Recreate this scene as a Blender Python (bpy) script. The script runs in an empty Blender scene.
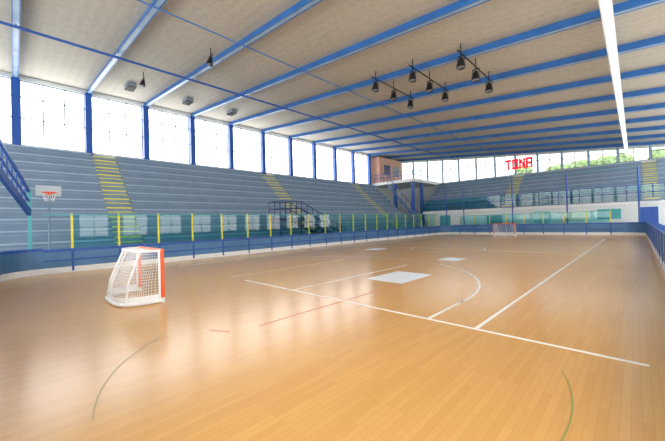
import bpy, math, random, bmesh
from mathutils import Vector, Matrix
random.seed(4)
S=bpy.context.scene
S.view_settings.view_transform='Standard'

# ---------------------------------------------------------------- materials
def lin(c):
    return tuple(((v/255)/12.92 if v/255<=0.04045 else ((v/255+0.055)/1.055)**2.4) for v in c)+(1,)
def mat(name,rgb,rough=0.6,metal=0.0,noise=0.0,scale=6.0,spec=0.5,emit=None,es=0):
    m=bpy.data.materials.new(name); m.use_nodes=True
    nt=m.node_tree; b=nt.nodes['Principled BSDF']
    c=lin(rgb)
    b.inputs['Base Color'].default_value=c
    b.inputs['Roughness'].default_value=rough
    b.inputs['Metallic'].default_value=metal
    b.inputs['Specular IOR Level'].default_value=spec
    if noise>0:
        tc=nt.nodes.new('ShaderNodeTexCoord'); n=nt.nodes.new('ShaderNodeTexNoise'); r=nt.nodes.new('ShaderNodeValToRGB')
        n.inputs['Scale'].default_value=scale; n.inputs['Detail'].default_value=5
        r.color_ramp.elements[0].position=0.3; r.color_ramp.elements[1].position=0.7
        r.color_ramp.elements[0].color=tuple(v*(1-noise) for v in c[:3])+(1,)
        r.color_ramp.elements[1].color=tuple(min(1,v*(1+noise)) for v in c[:3])+(1,)
        nt.links.new(tc.outputs['Object'],n.inputs['Vector']); nt.links.new(n.outputs['Fac'],r.inputs['Fac'])
        nt.links.new(r.outputs['Color'],b.inputs['Base Color'])
    if emit:
        b.inputs['Emission Color'].default_value=lin(emit); b.inputs['Emission Strength'].default_value=es
    return m

BLUE=mat('blue_paint',(28,82,165),0.4,noise=0.12,scale=3)
BEAMB=mat('beam_blue_paint',(45,105,175),0.4,noise=0.15,scale=2)
BEAML=mat('beam_flange_pale',(150,180,205),0.35,noise=0.15,scale=2)  # pale tone has the flange's window-light highlight painted in
DBLUE=mat('dark_blue',(22,45,95),0.4)
YEL=mat('yellow_paint',(232,220,72),0.5,noise=0.1)
WHITE=mat('white_paint',(235,236,236),0.5,noise=0.04)
GREY=mat('grey_concrete',(150,152,152),0.8,noise=0.15,scale=2)
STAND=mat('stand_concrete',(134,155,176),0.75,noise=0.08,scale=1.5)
BENCH=mat('bench_blue_grey',(160,180,202),0.45,noise=0.06,scale=1.5)
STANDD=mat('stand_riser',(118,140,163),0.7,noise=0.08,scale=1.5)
BLACK=mat('black_metal',(22,22,24),0.4)
ORANGE=mat('orange_paint',(238,95,45),0.35)
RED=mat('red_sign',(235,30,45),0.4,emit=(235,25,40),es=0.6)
WALL=mat('wall_plaster',(222,228,228),0.8,noise=0.05,scale=1)
WALLT=mat('wall_teal',(150,205,205),0.7,noise=0.08,scale=1)
FRAME=mat('window_frame_grey',(130,142,155),0.5)
LEAF=mat('foliage',(160,180,130),0.9,noise=0.4,scale=2.5)
TEALP=mat('teal_panel',(70,165,172),0.4)
CREAM=mat('cream_panel',(235,225,200),0.6)

def brickmat():
    m=bpy.data.materials.new('red_brick'); m.use_nodes=True; nt=m.node_tree; b=nt.nodes['Principled BSDF']
    tc=nt.nodes.new('ShaderNodeTexCoord'); mp=nt.nodes.new('ShaderNodeMapping'); br=nt.nodes.new('ShaderNodeTexBrick')
    mp.inputs['Rotation'].default_value=(0,math.radians(90),math.radians(90))
    nt.links.new(tc.outputs['Object'],mp.inputs['Vector']); nt.links.new(mp.outputs['Vector'],br.inputs['Vector'])
    br.inputs['Color1'].default_value=lin((228,176,156)); br.inputs['Color2'].default_value=lin((214,158,138)); br.inputs['Mortar'].default_value=lin((222,204,190))
    br.inputs['Scale'].default_value=2.0
    nt.links.new(br.outputs['Color'],b.inputs['Base Color']); b.inputs['Roughness'].default_value=0.85
    return m
BRICK=brickmat()

def woodmat():
    m=bpy.data.materials.new('parquet_wood'); m.use_nodes=True; nt=m.node_tree; b=nt.nodes['Principled BSDF']
    tc=nt.nodes.new('ShaderNodeTexCoord'); mp=nt.nodes.new('ShaderNodeMapping'); br=nt.nodes.new('ShaderNodeTexBrick')
    mp.inputs['Rotation'].default_value=(0,0,math.radians(90))
    nt.links.new(tc.outputs['Object'],mp.inputs['Vector']); nt.links.new(mp.outputs['Vector'],br.inputs['Vector'])
    br.inputs['Color1'].default_value=lin((221,170,102)); br.inputs['Color2'].default_value=lin((214,162,95)); br.inputs['Mortar'].default_value=lin((206,153,88))
    br.inputs['Scale'].default_value=1.0; br.inputs['Mortar Size'].default_value=0.002; br.inputs['Brick Width'].default_value=0.7; br.inputs['Row Height'].default_value=0.06
    n=nt.nodes.new('ShaderNodeTexNoise'); n.inputs['Scale'].default_value=0.35; n.inputs['Detail'].default_value=3
    nt.links.new(tc.outputs['Object'],n.inputs['Vector'])
    r=nt.nodes.new('ShaderNodeValToRGB'); r.color_ramp.elements[0].position=0.3; r.color_ramp.elements[1].position=0.7
    r.color_ramp.elements[0].color=(0.96,0.94,0.92,1); r.color_ramp.elements[1].color=(1.02,1.02,1.01,1)
    mx=nt.nodes.new('ShaderNodeMix'); mx.data_type='RGBA'; mx.blend_type='MULTIPLY'; mx.inputs[0].default_value=1
    nt.links.new(n.outputs['Fac'],r.inputs['Fac']); nt.links.new(br.outputs['Color'],mx.inputs[6]); nt.links.new(r.outputs['Color'],mx.inputs[7])
    nt.links.new(mx.outputs[2],b.inputs['Base Color'])
    b.inputs['Roughness'].default_value=0.21
    b.inputs['Specular IOR Level'].default_value=0.33
    return m
WOOD=woodmat()

def deckmat():
    m=bpy.data.materials.new('ceiling_deck'); m.use_nodes=True; nt=m.node_tree; b=nt.nodes['Principled BSDF']
    tc=nt.nodes.new('ShaderNodeTexCoord'); w=nt.nodes.new('ShaderNodeTexWave'); w.bands_direction='Y'; w.inputs['Scale'].default_value=0.9
    n=nt.nodes.new('ShaderNodeTexNoise'); n.inputs['Scale'].default_value=6; n.inputs['Detail'].default_value=8
    r=nt.nodes.new('ShaderNodeValToRGB'); r.color_ramp.elements[0].position=0.3; r.color_ramp.elements[1].position=0.75
    r.color_ramp.elements[0].color=lin((176,171,158)); r.color_ramp.elements[1].color=lin((192,187,174))
    nt.links.new(tc.outputs['Object'],w.inputs['Vector']); nt.links.new(tc.outputs['Object'],n.inputs['Vector'])
    mx=nt.nodes.new('ShaderNodeMath'); mx.operation='MULTIPLY_ADD'; mx.inputs[1].default_value=0.12
    nt.links.new(w.outputs['Fac'],mx.inputs[0]); nt.links.new(n.outputs['Fac'],mx.inputs[2])
    nt.links.new(mx.outputs[0],r.inputs['Fac']); nt.links.new(r.outputs['Color'],b.inputs['Base Color']); b.inputs['Roughness'].default_value=0.85
    return m
DECK=deckmat()

def glassmat(name,tint,ior=1.6):
    m=bpy.data.materials.new(name); m.use_nodes=True; nt=m.node_tree; nt.nodes.clear()
    o=nt.nodes.new('ShaderNodeOutputMaterial'); mx=nt.nodes.new('ShaderNodeMixShader'); t=nt.nodes.new('ShaderNodeBsdfTransparent'); g=nt.nodes.new('ShaderNodeBsdfGlossy'); f=nt.nodes.new('ShaderNodeFresnel')
    t.inputs['Color'].default_value=lin(tint); g.inputs['Roughness'].default_value=0.03; f.inputs['IOR'].default_value=ior
    nt.links.new(f.outputs[0],mx.inputs[0]); nt.links.new(t.outputs[0],mx.inputs[1]); nt.links.new(g.outputs[0],mx.inputs[2]); nt.links.new(mx.outputs[0],o.inputs[0])
    return m
GLASS=glassmat('rink_glass',(175,236,240),1.6)
WGLASS=glassmat('window_glass',(245,250,250),1.3)
def diffwin(name,st):
    m=bpy.data.materials.new(name); m.use_nodes=True; nt=m.node_tree; b=nt.nodes['Principled BSDF']
    b.inputs['Base Color'].default_value=(.8,.8,.8,1); b.inputs['Roughness'].default_value=0.4
    b.inputs['Emission Color'].default_value=(1.0,0.985,0.96,1); b.inputs['Emission Strength'].default_value=st
    return m
LIT=diffwin('daylit_frosted_pane',5.2)
LITR=diffwin('daylit_frosted_pane_side',5.0)
GLOWSTRIP=diffwin('fluorescent_tube',3)
NET=mat('white_net',(240,240,240),0.8)

# ---------------------------------------------------------------- builder
class MB:
    def __init__(s): s.v=[]; s.f=[]; s.mi=[]; s.m=[]
    def idx(s,m):
        if m not in s.m: s.m.append(m)
        return s.m.index(m)
    def hexa(s,p,m):
        b=len(s.v); s.v+= [tuple(q) for q in p]; k=s.idx(m)
        for f in ((0,3,2,1),(4,5,6,7),(0,1,5,4),(1,2,6,5),(2,3,7,6),(3,0,4,7)):
            s.f.append(tuple(b+i for i in f)); s.mi.append(k)
    def box(s,x0,x1,y0,y1,z0,z1,m):
        s.hexa([(x0,y0,z0),(x1,y0,z0),(x1,y1,z0),(x0,y1,z0),(x0,y0,z1),(x1,y0,z1),(x1,y1,z1),(x0,y1,z1)],m)
    def quad(s,p,m):
        b=len(s.v); s.v+=[tuple(q) for q in p]; s.f.append(tuple(range(b,b+len(p)))); s.mi.append(s.idx(m))
    def beam(s,a,b,w,h,m,up=(0,0,1)):
        a=Vector(a); b=Vector(b); d=(b-a).normalized(); u=Vector(up)
        if abs(d.dot(u))>.98: u=Vector((1,0,0))
        r=d.cross(u).normalized()*w/2; u=r.cross(d).normalized()*h/2
        s.hexa([a-r-u,a+r-u,b+r-u,b-r-u,a-r+u,a+r+u,b+r+u,b-r+u],m)
    def tube(s,a,b,r,m,n=8,r2=None):
        a=Vector(a); b=Vector(b); d=(b-a).normalized(); u=Vector((0,0,1)) if abs(d.z)<.95 else Vector((1,0,0))
        x=d.cross(u).normalized(); y=d.cross(x); r2=r if r2 is None else r2; k=s.idx(m); o=len(s.v)
        for i in range(n):
            t=2*math.pi*i/n; q=x*math.cos(t)+y*math.sin(t); s.v.append(tuple(a+q*r)); s.v.append(tuple(b+q*r2))
        for i in range(n):
            j=(i+1)%n; s.f.append((o+2*i,o+2*j,o+2*j+1,o+2*i+1)); s.mi.append(k)
        s.f.append(tuple(o+2*i for i in range(n))); s.mi.append(k); s.f.append(tuple(o+2*i+1 for i in reversed(range(n)))); s.mi.append(k)
    def path(s,pts,r,m,n=8):
        for a,b in zip(pts,pts[1:]): s.tube(a,b,r,m,n)
    def obj(s,name):
        me=bpy.data.meshes.new(name); me.from_pydata(s.v,[],s.f)
        for m in s.m: me.materials.append(m)
        me.polygons.foreach_set('material_index',s.mi); me.update()
        o=bpy.data.objects.new(name,me); S.collection.objects.link(o); return o

# ---------------------------------------------------------------- dimensions
XL,XR,YN,YF=-14.6,0.5,-0.35,31.5       # rink
WX,RX,NY,FY=-23.5,3.6,-7.0,38.0        # hall
def roof(x): return 9.95-0.1*(x+23.5)

# floor
b=MB()
b.box(WX-.3,RX+.3,NY-.3,YN,-.3,0,GREY); b.box(WX-.3,XL,YN,FY+.3,-.3,0,GREY); b.box(XR,RX+.3,YN,FY+.3,-.3,0,GREY); b.box(XL,XR,YF,FY+.3,-.3,0,GREY)
b.box(XL,XR,YN,YF,-.3,0,WOOD)
b.obj('floor')

# court markings
b=MB(); LW=0.05
LN=mat('line_white',(244,240,230),0.3,noise=.05,scale=2); LTHIN=mat('line_pale',(236,212,172),0.3); LRED=mat('line_red',(214,112,78),0.3); LGRN=mat('line_green',(150,158,88),0.3)
def ln(x0,y0,x1,y1,m=LN,w=LW): b.beam((x0,y0,.002),(x1,y1,.002),w,.004,m)
def arc(cx,cy,R,a0,a1,m=LN,w=LW,n=40):
    for i in range(n):
        t0=math.radians(a0+(a1-a0)*i/n); t1=math.radians(a0+(a1-a0)*(i+1)/n)
        p=[(cx+(R-w/2)*math.cos(t0),cy+(R-w/2)*math.sin(t0),.004),(cx+(R+w/2)*math.cos(t0),cy+(R+w/2)*math.sin(t0),.004),
           (cx+(R+w/2)*math.cos(t1),cy+(R+w/2)*math.sin(t1),.004),(cx+(R-w/2)*math.cos(t1),cy+(R-w/2)*math.sin(t1),.004)]
        b.quad(p,m)
ln(-7.7,4.38,.06,4.36); ln(-1.6,4.37,-1.42,26)
ln(-5.6,4.37,-5.6,9.3,w=.045); ln(-8.5,4.37,-8.5,9.3,LTHIN,w=.03)
arc(-7.22,5.7,4.93,-1,62); ln(-2.3,4.37,-2.3,5.7); arc(-7.22,5.7,4.93,62,180,LTHIN,w=.03)
ln(-4.05,2.5,-4.05,6.3,LRED,.022); ln(-4.45,1.95,-4.15,2.1,LRED,.022)
arc(-2.75,2.8,2.42,212,262,LGRN,.009); arc(-2.8,2.8,2.42,-10,22,LGRN,.009)
ln(-12.6,4.37,-12.6,26,LTHIN,w=.03); ln(-12.6,26,-1.42,26,w=.04); arc(-7,15.5,1.8,0,360,LTHIN,w=.035); ln(-12.6,15.5,-1.4,15.5,LTHIN,w=.035)
PATCH=mat('pale_patch',(236,240,245),0.35)
b.box(-5.15,-4.05,6.45,8.0,0,.003,PATCH); b.box(-5.4,-4.65,11.1,12.0,0,.003,PATCH)
b.box(-10.6,-9.8,13.3,14.3,0,.003,PATCH)
b.obj('court_markings')

# ceiling deck
b=MB()
x0,x1=WX-.4,RX+.4
b.hexa([(x0,NY-.3,roof(x0)),(x1,NY-.3,roof(x1)),(x1,FY+.4,roof(x1)),(x0,FY+.4,roof(x0)),
        (x0,NY-.3,roof(x0)+.25),(x1,NY-.3,roof(x1)+.25),(x1,FY+.4,roof(x1)+.25),(x0,FY+.4,roof(x0)+.25)],DECK)
b.obj('ceiling')
# beams
cols=[0.11+3.05*k for k in range(-2,13)]
for y in cols:
    b=MB(); xa,xb=WX+.02,RX-.02
    def z(x,o): return roof(x)-o
    b.beam((xa,y,z(xa,.12)),(xb,y,z(xb,.12)),.05,.24,BEAMB)
    b.beam((xa,y,z(xa,.25)),(xb,y,z(xb,.25)),.20,.03,BEAML)
    b.beam((xa,y-.09,z(xa,.25)),(xb,y-.09,z(xb,.25)),.035,.05,BEAMB)
    b.beam((xa,y+.09,z(xa,.25)),(xb,y+.09,z(xb,.25)),.035,.05,BEAMB)
    b.obj('roof_beam')
b=MB(); b.tube((-15.5,NY+.02,8.75),(-15.5,FY-.02,8.75),.055,BLUE)
for y in cols: b.tube((-15.5,y,8.78),(-15.5,y,8.86),.02,BLUE,6)
b.obj('ceiling_pipe')
b=MB()
b.box(-.56,-.30,NY+.1,FY-.1,7.16,7.26,WHITE)
b.box(-.50,-.36,NY+.3,FY-.3,7.13,7.16,GLOWSTRIP)  # glowing strip added under the tray to even out the hall light
b.obj('lighting_tray')
b=MB(); b.tube((-10.5,NY+.02,roof(-10.5)-.3),(-10.5,FY-.02,roof(-10.5)-.3),.025,BEAMB,6); b.obj('ceiling_conduit')

# ---------------------------------------------------------------- walls
SILL=6.15
b=MB()
b.box(WX-.3,WX,NY,FY,0,SILL,WALL)
b.box(WX-.3,WX,NY,FY,roof(WX)-.25,roof(WX)-.03,WALL)
b.box(WX-.3,WX,31.0,FY,SILL,roof(WX)-.2,WALL)
b.obj('wall_left')
b=MB()
for y in cols:
    if y<31.5: b.box(WX,WX+.32,y-.16,y+.16,5.82,roof(WX)-.3,BLUE)
b.obj('wall_columns')
b=MB(); b.box(WX-.02,WX+.15,NY+.05,31,SILL-.12,SILL+.02,WHITE); b.obj('trim_1')
wn=0
for k in range(len(cols)-1):
    y0,y1=cols[k]+.16,min(cols[k+1]-.16,31.0)
    if y0>31: break
    wn+=1; b=MB(); zt=roof(WX)-.27
    b.box(WX-.2,WX-.17,y0,y1,SILL+.03,zt,LIT)
    xx0,xx1=WX-.17,WX-.10
    for t in (0,.333,.667,1):
        yy=y0+(y1-y0)*t; b.box(xx0,xx1,yy-.03,yy+.03,SILL+.03,zt,FRAME)
    for t in (0,.42,.75,1):
        zz=SILL+.03+(zt-SILL)*t*.99; b.box(xx0,xx1,y0,y1,zz-.03,zz+.03,FRAME)
    b.obj('window_%d'%wn)
# far wall
b=MB()
b.box(WX,RX,FY,FY+.3,0,SILL,WALL)
xx=[WX+2.0+i*2.05 for i in range(0,13)]
xs=[WX]+xx+[RX]
for x in xs[1:-1]:
    b.box(x-.06,x+.06,FY-.05,FY+.2,SILL,roof(x)-.05,BEAML)
b.hexa([(WX,FY,roof(WX)-.3),(RX,FY,roof(RX)-.3),(RX,FY+.25,roof(RX)-.3),(WX,FY+.25,roof(WX)-.3),(WX,FY,roof(WX)-.02),(RX,FY,roof(RX)-.02),(RX,FY+.25,roof(RX)-.02),(WX,FY+.25,roof(WX)-.02)],WALL)
b.obj('wall_far')
for i in range(len(xs)-1):
    xa,xb=xs[i]+.07,xs[i+1]-.07
    if xb-xa<.3: continue
    wn+=1; b=MB(); za=SILL+.02
    b.quad([(xa,FY+.1,za),(xb,FY+.1,za),(xb,FY+.1,roof(xb)-.3),(xa,FY+.1,roof(xa)-.3)],WGLASS)
    for t in (0,.5,1):
        x=xa+(xb-xa)*t; b.box(x-.03,x+.03,FY+.06,FY+.14,za,roof(x)-.3,FRAME)
    zm=za+(roof(xa)-za)*.55
    for zz in (za+.03,zm): b.box(xa,xb,FY+.06,FY+.14,zz-.03,zz+.03,FRAME)
    b.obj('window_%d'%wn)
# right wall with low windows
b=MB(); top=roof(RX)-.03
b.box(RX,RX+.3,NY,FY,0,.6,WALL); b.box(RX,RX+.3,NY,FY,2.9,4.2,WALL); b.box(RX,RX+.3,NY,FY,6.7,top,WALL)
for y in cols:
    b.box(RX,RX+.3,y-.5,y+.5,.6,2.9,WALL); b.box(RX,RX+.3,y-.3,y+.3,4.2,6.7,WALL)
b.box(RX,RX+.3,NY,cols[0]-.5,.6,2.9,WALL);b.box(RX,RX+.3,NY,cols[0]-.5,4.2,6.7,WALL)
b.box(RX,RX+.3,cols[-1]+.5,FY,.6,2.9,WALL);b.box(RX,RX+.3,cols[-1]+.3,FY,4.2,6.7,WALL)
b.obj('wall_right')
for k in range(len(cols)-1):
    wn+=1; b=MB(); y0,y1=cols[k]+.5,cols[k+1]-.5
    b.box(RX+.12,RX+.15,y0,y1,.6,2.9,LITR); b.box(RX+.12,RX+.15,y0-.2,y1+.2,4.2,6.7,LITR)
    for yy in (y0+.03,(y0+y1)/2,y1-.03): b.box(RX+.06,RX+.12,yy-.03,yy+.03,.6,2.9,FRAME)
    b.box(RX+.06,RX+.12,y0,y1,1.7,1.76,FRAME)
    b.obj('window_%d'%wn)
# near wall
b=MB()
b.box(WX,RX,NY-.3,NY,0,1.2,WALL)
b.hexa([(WX,NY-.3,6.6),(RX,NY-.3,6.6),(RX,NY,6.6),(WX,NY,6.6),(WX,NY-.3,roof(WX)-.03),(RX,NY-.3,roof(RX)-.03),(RX,NY,roof(RX)-.03),(WX,NY,roof(WX)-.03)],WALL)
for i in range(10):
    x=WX+i*(RX-WX)/9; b.box(max(WX,x-.2),min(RX,x+.2),NY-.3,NY,1.2,6.6,WALL)
b.obj('wall_near')
for i in range(9):  # unseen glowing windows, added and enlarged to brighten the foreground
    wn+=1; b=MB(); xa=WX+i*(RX-WX)/9+.2; xb=WX+(i+1)*(RX-WX)/9-.2
    b.box(xa,xb,NY-.2,NY-.17,1.2,6.6,LITR); b.box((xa+xb)/2-.03,(xa+xb)/2+.03,NY-.17,NY-.1,1.2,6.6,FRAME); b.obj('window_%d'%wn)

# ---------------------------------------------------------------- stands
aisles=[(3.2,4.3),(14.6,15.8),(26.2,27.3)]
b=MB(); N=12; dx=.558; rz=.49; Y0,Y1=-4.0,30.6
for i in range(N):
    xf=-16.4-i*dx; zt=.4+rz*i
    xb=xf-dx if i<N-1 else WX+.01
    zb=0 if i==0 else zt-rz-.3
    b.box(xb,xf,Y0,Y1,max(0,zb),zt,STAND)
    b.box(xf,xf+.012,Y0,Y1,max(0,zt-rz)+.0,zt-.05,STANDD)
    segs=[]; y=Y0
    for a,c in aisles: segs.append((y,a)); y=c
    segs.append((y,Y1))
    for (a,c) in segs:
        b.box(xf-.34,xf-.02,a+.03,c-.03,zt+.10,zt+.16,BENCH)
        b.box(xf-.1,xf-.06,a+.03,c-.03,zt,zt+.10,STANDD)
    for a,c in aisles:
        b.box(xf-.16,xf+.02,a,c,zt-.03,zt+.012,YEL)
        b.box(xf,xf+.25,a,c,max(0,zt-rz),zt-rz/2,STAND)
        b.box(xf+.10,xf+.26,a,c,zt-rz/2-.05,zt-rz/2+.012,YEL)
b.box(WX+.01,-16.4,Y1,Y1+.12,0,1.4,STAND)
b.obj('bleachers')
# far raised stand
b=MB(); N2=8; fy=32.9; d2=.58; r2=.42
fa=[(-9.2,-8.2),(.5,1.3)]
FX0,FX1=-17.5,RX-.02
for i in range(N2):
    yf=fy+i*d2; zt=2.9+r2*i; yb=yf+d2 if i<N2-1 else FY-.01
    b.box(FX0,FX1,yf,yb,zt-r2-.25,zt,STAND)
    b.box(FX0,FX1,yf-.012,yf,zt-r2,zt-.05,STANDD)
    x=FX0
    for a,c in fa+[(FX1,FX1)]:
        b.box(x+.03,a-.03,yf+.02,yf+.34,zt+.1,zt+.16,BENCH); b.box(x+.03,a-.03,yf+.06,yf+.1,zt,zt+.1,STANDD); x=c
    for a,c in fa:
        b.box(a,c,yf-.02,yf+.16,zt-.03,zt+.012,YEL)
        b.box(a,c,yf-.25,yf,zt-r2,zt-r2/2,STAND); b.box(a,c,yf-.26,yf-.1,zt-r2/2-.05,zt-r2/2+.012,YEL)
b.box(FX0,FX1,fy,fy+.25,0,2.3,WALL)
b.box(FX0,FX0+.2,fy,FY-.01,0,2.4,WALL)
b.box(FX0,FX1,fy-.06,fy+.2,2.25,2.5,WHITE)
for (xa,xb,za,zb,m) in [(-15.5,-14.3,.0,2.0,TEALP),(-13.2,-11,.9,1.9,WHITE),(-10.6,-9.2,.9,1.8,TEALP),(-6.6,-5.4,0,2.05,WALLT),(-4.6,-2.8,1.1,1.9,CREAM),(-2.2,-.8,1.2,2.0,TEALP),(.2,1.2,0,2.05,BLUE)]:
    b.box(xa,xb,fy-.03,fy,za,zb,m)
x=FX0
while x<FX1+.01:
    b.beam((x,fy-.1,2.5),(x,fy-.1,3.75),.05,.05,BLUE); x+=1.42
for z in (3.75,3.15): b.tube((FX0,fy-.1,z),(FX1,fy-.1,z),.025,BLUE,6)
b.quad([(FX0,fy-.07,2.55),(FX1,fy-.07,2.55),(FX1,fy-.07,3.7),(FX0,fy-.07,3.7)],GLASS)
b.obj('raised_bleachers')

# booth (brick)
b=MB()
b.box(WX+.01,-22.3,31.3,36.5,6.3,roof(-22.3)-.35,BRICK)
b.box(-22.3,-22.26,32.3,33.6,7.3,8.6,DBLUE); b.box(-22.3,-22.27,34.3,35.6,7.3,8.6,FRAME)
b.obj('brick_booth')
b=MB()
b.box(WX+.01,-17.6,31.0,FY-.1,5.9,6.25,WHITE)
b.box(-17.9,-17.6,33,33.3,0,5.9,BLUE); b.box(-17.9,-17.6,31.0,31.3,0,5.9,BLUE)
b.box(-20.2,-19.9,31.0,31.3,0,5.9,BLUE)
for z in (6.75,7.2): b.tube((WX+.5,31.05,z),(-17.65,31.05,z),.03,BLUE,6); b.tube((-17.65,31.05,z),(-17.65,37.5,z),.03,BLUE,6)
for i in range(12): b.tube((WX+.5+i*.48,31.05,6.2),(WX+.5+i*.48,31.05,7.2),.02,BLUE,6)
for i in range(12): b.tube((-17.65,31.05+i*.58,6.2),(-17.65,31.05+i*.58,7.2),.02,BLUE,6)
for i in range(20):
    x=-20.8+i*.25; z=5.9-i*.29
    b.box(x,x+.27,30.76,31.0,z-.05,z,YEL)
b.beam((-20.8,30.8,5.8),(-15.8,30.8,.05),.06,.25,BLUE)
b.beam((-20.8,30.8,6.8),(-15.8,30.8,1.05),.05,.05,BLUE)
for i in range(9): 
    x=-20.8+i*.6; z=5.8-i*.69; b.beam((x,30.8,z),(x,30.8,z+1),.04,.04,BLUE)
b.obj('corner_stair_landing')

# ---------------------------------------------------------------- rink barrier (one object)
RB=MB()
def barrier(b,p0,p1,inward,glass=True,step=1.43,hpost=2.12,start=0.0,pm=YEL,bh=.85):
    p0=Vector(p0); p1=Vector(p1); d=(p1-p0); L=d.length; d.normalize(); n=Vector(inward)
    def P(t,o,z): 
        q=p0+d*t+n*o; return (q.x,q.y,z)
    def slab(t0,t1,o0,o1,z0,z1,m):
        b.hexa([P(t0,o0,z0),P(t1,o0,z0),P(t1,o1,z0),P(t0,o1,z0),P(t0,o0,z1),P(t1,o0,z1),P(t1,o1,z1),P(t0,o1,z1)],m)
    slab(0,L,-.06,0.0,0,.2,WHITE)
    slab(0,L,-.06,-.01,.2,bh-.1,BP)
    slab(0,L,-.08,0,bh-.1,bh,BLUE)
    slab(0,L,-.07,-.0,.42,.47,BLUE)
    t=start
    while t<L:
        slab(t-.03,t+.03,-.14,-.06,0,hpost,pm if hpost>1.2 else BLUE)
        slab(t-.035,t+.035,-.06,.01,.05,bh,BLUE)
        if glass and t+step<=L+.01:
            b.quad([P(t+.04,-.05,bh+.02),P(t+step-.04,-.05,bh+.02),P(t+step-.04,-.05,hpost-.08),P(t+.04,-.05,hpost-.08)],GLASS)
        t+=step
    if glass: slab(0,L,-.1,-.04,hpost-.08,hpost-.04,TEALP)
BP=mat('board_panel_blue',(72,118,165),0.4,noise=0.15,scale=1.2)
barrier(RB,(XL,YN+1.0,0),(XL,YF-1.2,0),(1,0,0),start=.79)
barrier(RB,(XL+1.2,YF,0),(XR-1.2,YF,0),(0,-1,0),start=.6,hpost=1.9,bh=.95)
barrier(RB,(XR,YF-1.2,0),(XR,2.5,0),(-1,0,0),glass=False,start=.6,hpost=1.15,bh=1.0)
barrier(RB,(XL+1.0,YN,0),(-2.5,YN,0),(0,1,0),glass=False,start=.2,hpost=1.0,bh=.95)
def corner(b,cx,cy,R,a0,a1,bh):
    n=8
    for i in range(n):
        t0=math.radians(a0+(a1-a0)*i/n); t1=math.radians(a0+(a1-a0)*(i+1)/n)
        for (za,zb,m,o) in ((0,.2,WHITE,0),(.2,bh-.1,BP,.01),(bh-.1,bh,BLUE,0)):
            q=[]
            for z in (za,zb):
                for (t,r) in ((t0,R+o),(t1,R+o),(t1,R+.07),(t0,R+.07)): q.append((cx+r*math.cos(t),cy+r*math.sin(t),z))
            b.hexa(q,m)
corner(RB,XL+1.2,YF-1.2,1.2,90,180,.9); corner(RB,XR-1.2,YF-1.2,1.2,0,90,.95); corner(RB,XL+1.0,YN+1.0,1.0,180,270,.9)
RB.obj('rink_barrier')

b=MB()
for x in (-14.2,-12.4,-8.0,-4.0,.2):
    b.tube((x,YF+.2,0),(x,YF+.2,5.0),.055,BLUE)
for z in (5.0,3.4): b.tube((-14.2,YF+.2,z),(.2,YF+.2,z),.018,TEALP,6)
b.obj('safety_net_poles')

# stair with blue railings in front of the left stand
b=MB()
xa,xb=-16.2,-14.95
b.box(xa,xb,10.9,12.6,1.7,1.9,DBLUE)
for (x,y) in ((xa+.06,10.96),(xb-.06,10.96),(xa+.06,12.54),(xb-.06,12.54)): b.tube((x,y,0),(x,y,1.7),.05,DBLUE)
for x in (xa+.03,xb-.03): b.beam((x,12.6,1.8),(x,16.6,.05),.05,.25,DBLUE)
for i in range(9):
    y=12.6+i*.45; z=1.9-(i+1)*.2; b.box(xa,xb,y,y+.35,max(0,z-.05),max(.05,z),GREY); b.box(xa,xb,y,y+.06,max(.0,z-.05),max(.06,z+.01),YEL)
for x in (xa+.05,xb-.05):
    for o in (1.0,.55):
        b.tube((x,10.95,1.9+o),(x,12.6,1.9+o),.03,DBLUE,6); b.tube((x,12.6,1.9+o),(x,16.7,.05+o),.03,DBLUE,6)
    for t in range(5): b.tube((x,10.95+t*.41,1.9),(x,10.95+t*.41,2.9),.025,DBLUE,6)
    for t in range(1,10):
        y=12.6+t*.455; z=1.9-t*.205; b.tube((x,y,max(0,z-.2)),(x,y,z+1.0),.025,DBLUE,6)
for o in (1.0,.55): b.tube((xa+.05,10.95,1.9+o),(xb-.05,10.95,1.9+o),.03,DBLUE,6)
b.obj('metal_staircase')

# near-corner balcony railing (descending)
b=MB()
A=Vector((-11.0,-.85,5.2)); B=Vector((-15.2,.35,2.9))
b.beam(A,B,.07,.10,BLUE); b.beam(A-Vector((0,0,1.1)),B-Vector((0,0,.75)),.10,.22,BLUE)
b.beam(A-Vector((0,0,.55)),B-Vector((0,0,.35)),.05,.05,BLUE)
for i in range(13):
    t=i/12; p=A.lerp(B,t); q=(A-Vector((0,0,1.1))).lerp(B-Vector((0,0,.75)),t); b.beam(p,q,.04,.04,BLUE)
b.beam(B+Vector((0,0,.05)),(B.x,B.y,0),.09,.09,TEALP)
b.beam(A,(A.x,A.y,0),.12,.12,BLUE)
b.obj('stair_railing')

# basketball hoop
b=MB()
hy=.85
HB=mat('clear_backboard_grey',(180,195,205),.3)
b.box(-15.05,-15.0,hy-.34,hy+.34,2.75,3.12,HB)
for i in range(16):
    t0=2*math.pi*i/16; t1=2*math.pi*(i+1)/16
    b.tube((-14.75+.2*math.cos(t0),hy+.2*math.sin(t0),2.85),(-14.75+.2*math.cos(t1),hy+.2*math.sin(t1),2.85),.018,ORANGE,6)
    b.tube((-14.75+.2*math.cos(t0),hy+.2*math.sin(t0),2.85),(-14.75+.12*math.cos(t1),hy+.12*math.sin(t1),2.55),.005,NET,4)
b.box(-15.0,-14.93,hy-.08,hy+.08,2.78,2.9,ORANGE)
b.tube((-15.12,hy,0),(-15.12,hy,3.1),.03,STANDD)
b.obj('basketball_hoop')

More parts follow.
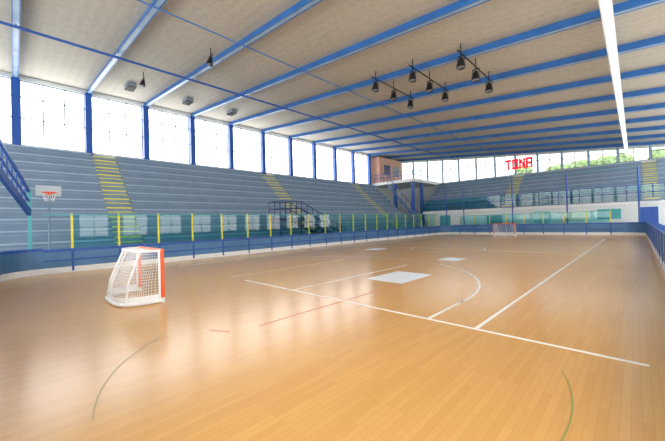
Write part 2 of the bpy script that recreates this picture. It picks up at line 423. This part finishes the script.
# ---------------------------------------------------------------- goals
def goal(cx,gy,s,name,D=.74,DT=.42):
    b=MB(); W=.82; H=1.04; r=.035
    def p(x,y,z): return (cx+x,gy-s*y,z)
    for sx in (-1,1):
        b.tube(p(sx*W,0,0),p(sx*W,0,H),r,ORANGE,10)
    b.tube(p(-W-.03,0,H),p(W+.03,0,H),r,ORANGE,10)
    for sx in (-1,1):
        b.tube(p(sx*W,0,.0),p(sx*W,0,.1),r+.004,WHITE,10)
        b.tube(p(sx*W,.055,.06),p(sx*W,.055,H),.022,WHITE,8)
    def back(t,z,dep):
        a=math.pi*t
        x=math.copysign(abs(math.cos(a))**.55,-math.cos(a))*W; y=dep*(math.sin(a)**.55)
        return p(x,y,z)
    n=28
    bot=[back(i/n,.04,D) for i in range(n+1)]; top=[back(i/n,H,DT) for i in range(n+1)]; mid=[back(i/n,.42,D*.93) for i in range(n+1)]
    b.path(bot,.035,WHITE,8); b.path(top,.026,WHITE,8)
    for i in range(n):
        a=Vector(bot[i]); c=Vector(bot[i+1]); b.quad([a+Vector((0,0,-.035)),c+Vector((0,0,-.035)),c+Vector((0,0,.14)),a+Vector((0,0,.14))],WHITE)
    for i in (7,14,21):
        b.path([bot[i],mid[i],top[i]],.018,WHITE,6)
    b.path([p(0,0,H),top[14]],.015,WHITE,6)
    rows=18
    def surf(u,k):
        t=k/rows; A=Vector(back(u,.04,D)); M=Vector(back(u,.42,D*.93)); T=Vector(back(u,H,DT))
        return A.lerp(M,t/.38) if t<.38 else M.lerp(T,(t-.38)/.62)
    m=60
    for i in range(m+1):
        b.path([surf(i/m,k) for k in (0,.38*rows,rows)],.0032,NET,3)
    for k in range(rows):
        b.path([surf(i/22,k) for i in range(23)],.0032,NET,3)
    for i in range(1,32):
        u=i/32; T=Vector(back(u,H,DT)); b.tube(T,(T.x,gy,H),.0035,NET,3)
    for j in range(1,6):
        y=.065*j; b.tube(p(-W+.02,y,H),p(W-.02,y,H),.0035,NET,3)
    b.obj(name)
goal(-7.67,2.06,1,'hockey_goal'); goal(-7.9,28.6,-1,'hockey_goal')

# ---------------------------------------------------------------- ceiling spot lights
def spot(b,x,y,zt,k=1.0):
    b.tube((x,y,roof(x)),(x,y,zt+.2),.02,BLACK,6)
    b.tube((x-.13,y,zt+.2),(x+.13,y,zt+.2),.02,BLACK,6)
    b.tube((x-.13,y,zt+.2),(x-.13,y,zt),.015,BLACK,6); b.tube((x+.13,y,zt+.2),(x+.13,y,zt),.015,BLACK,6)
    b.tube((x,y,zt+.12),(x,y-.03,zt-.05),.07*k,BLACK,12,.13*k)
    b.tube((x,y-.03,zt-.05),(x,y-.06,zt-.26*k),.13*k,BLACK,14,.17*k)
    b.tube((x,y-.06,zt-.262*k),(x,y-.06,zt-.268*k),.15*k,FRAME,14)
for X in (-8.4,-6.5,-4.5):
    b=MB()
    for Y in (11.7,13.2,14.8): spot(b,X,Y,roof(X)-.65)
    b.box(X-.02,X+.02,11.4,15.1,roof(X)-.36,roof(X)-.33,BLACK); b.obj('spotlight_rig')
for (X,Y) in ((-12.3,5.7),(-17.5,4.6)):
    b=MB(); spot(b,X,Y,roof(X)-.5,.8); b.obj('hanging_spotlight')
for (X,Y) in ((-20,4.6),(-20,7.7),(-20,10.7)):
    b=MB(); z=roof(X)
    b.box(X-.4,X+.4,Y-.2,Y+.2,z-.25,z,FRAME)
    for i in range(6): b.box(X-.37+i*.13,X-.32+i*.13,Y-.22,Y+.22,z-.3,z-.25,BLACK)
    b.obj('ceiling_heater')

# red sign with block letters
b=MB()
cx=-10.1; zb=6.75; lw=.56; lh=1.1; y0,y1=FY-.22,FY-.1
G={'T':[(0,1,.8,1),(.36,.64,0,1)],'O':[(0,.28,0,1),(.72,1,0,1),(0,1,0,.2),(0,1,.8,1)],'N':[(0,.28,0,1),(.72,1,0,1),(.25,.5,.5,.85),(.5,.75,.2,.6)],
   'A':[(0,.28,0,1),(.72,1,0,1),(0,1,.8,1),(0,1,.36,.55)]}
for i,ch in enumerate('TONA'):
    for (a,c,d,e) in G[ch]:
        b.box(cx+i*(lw+.1)+a*lw,cx+i*(lw+.1)+c*lw,y0,y1,zb+d*lh,zb+e*lh,RED)
b.box(cx-.1,cx+2.6,FY-.1,FY-.06,zb+.1,zb+.18,RED); b.box(cx-.1,cx+2.6,FY-.1,FY-.06,zb+.9,zb+.98,RED)
b.obj('red_wall_sign')

def tree(x,y,h,r,name='tree'):
    me=bpy.data.meshes.new(name); bm=bmesh.new()
    for k in range(8):
        c=Vector((x+random.uniform(-1,1)*r*.6,y+random.uniform(-1,1)*r*.4,h-r*.6+random.uniform(-.7,.5)*r))
        g=bmesh.ops.create_icosphere(bm,subdivisions=3,radius=r*random.uniform(.3,.55),matrix=Matrix.Translation(c))
        for v in g['verts']: v.co=c+(v.co-c)*random.uniform(.75,1.2)
    bmesh.ops.create_cone(bm,segments=10,radius1=.3,radius2=.2,depth=h,cap_ends=True,matrix=Matrix.Translation((x,y,h/2-.3)))
    bm.to_mesh(me); bm.free(); me.materials.append(LEAF); o=bpy.data.objects.new(name,me); S.collection.objects.link(o)
for i in range(7):
    tree(-11+i*3.2+random.uniform(-.5,.5),FY+9+random.uniform(-1,1.5),7.6+random.uniform(-.3,.6),2.2)
b=MB(); b.box(-60,40,FY+.4,FY+60,-.4,-.1,mat('grass_ground',(110,130,80),.9,noise=.2)); b.obj('ground')

# ---------------------------------------------------------------- light
w=bpy.data.worlds.new('World'); S.world=w; w.use_nodes=True
w.node_tree.nodes['Background'].inputs[0].default_value=(.96,.98,1,1); w.node_tree.nodes['Background'].inputs[1].default_value=2.8

# ---------------------------------------------------------------- camera
cd=bpy.data.cameras.new('camera'); cam=bpy.data.objects.new('camera',cd); S.collection.objects.link(cam); S.camera=cam
cd.sensor_width=36; cd.lens=310/665*36; cd.clip_start=.05; cd.clip_end=300
yaw=math.radians(44.35); pit=math.radians(.46); rol=math.radians(1.6)
f=Vector((-math.sin(yaw)*math.cos(pit),math.cos(yaw)*math.cos(pit),math.sin(pit)))
r=Vector((math.cos(yaw),math.sin(yaw),0)); u=r.cross(f)
r2_=r*math.cos(rol)-u*math.sin(rol); u2_=u*math.cos(rol)+r*math.sin(rol)
M=Matrix((r2_,u2_,-f)).transposed().to_4x4(); M.translation=Vector((0,0,1.5)); cam.matrix_world=M
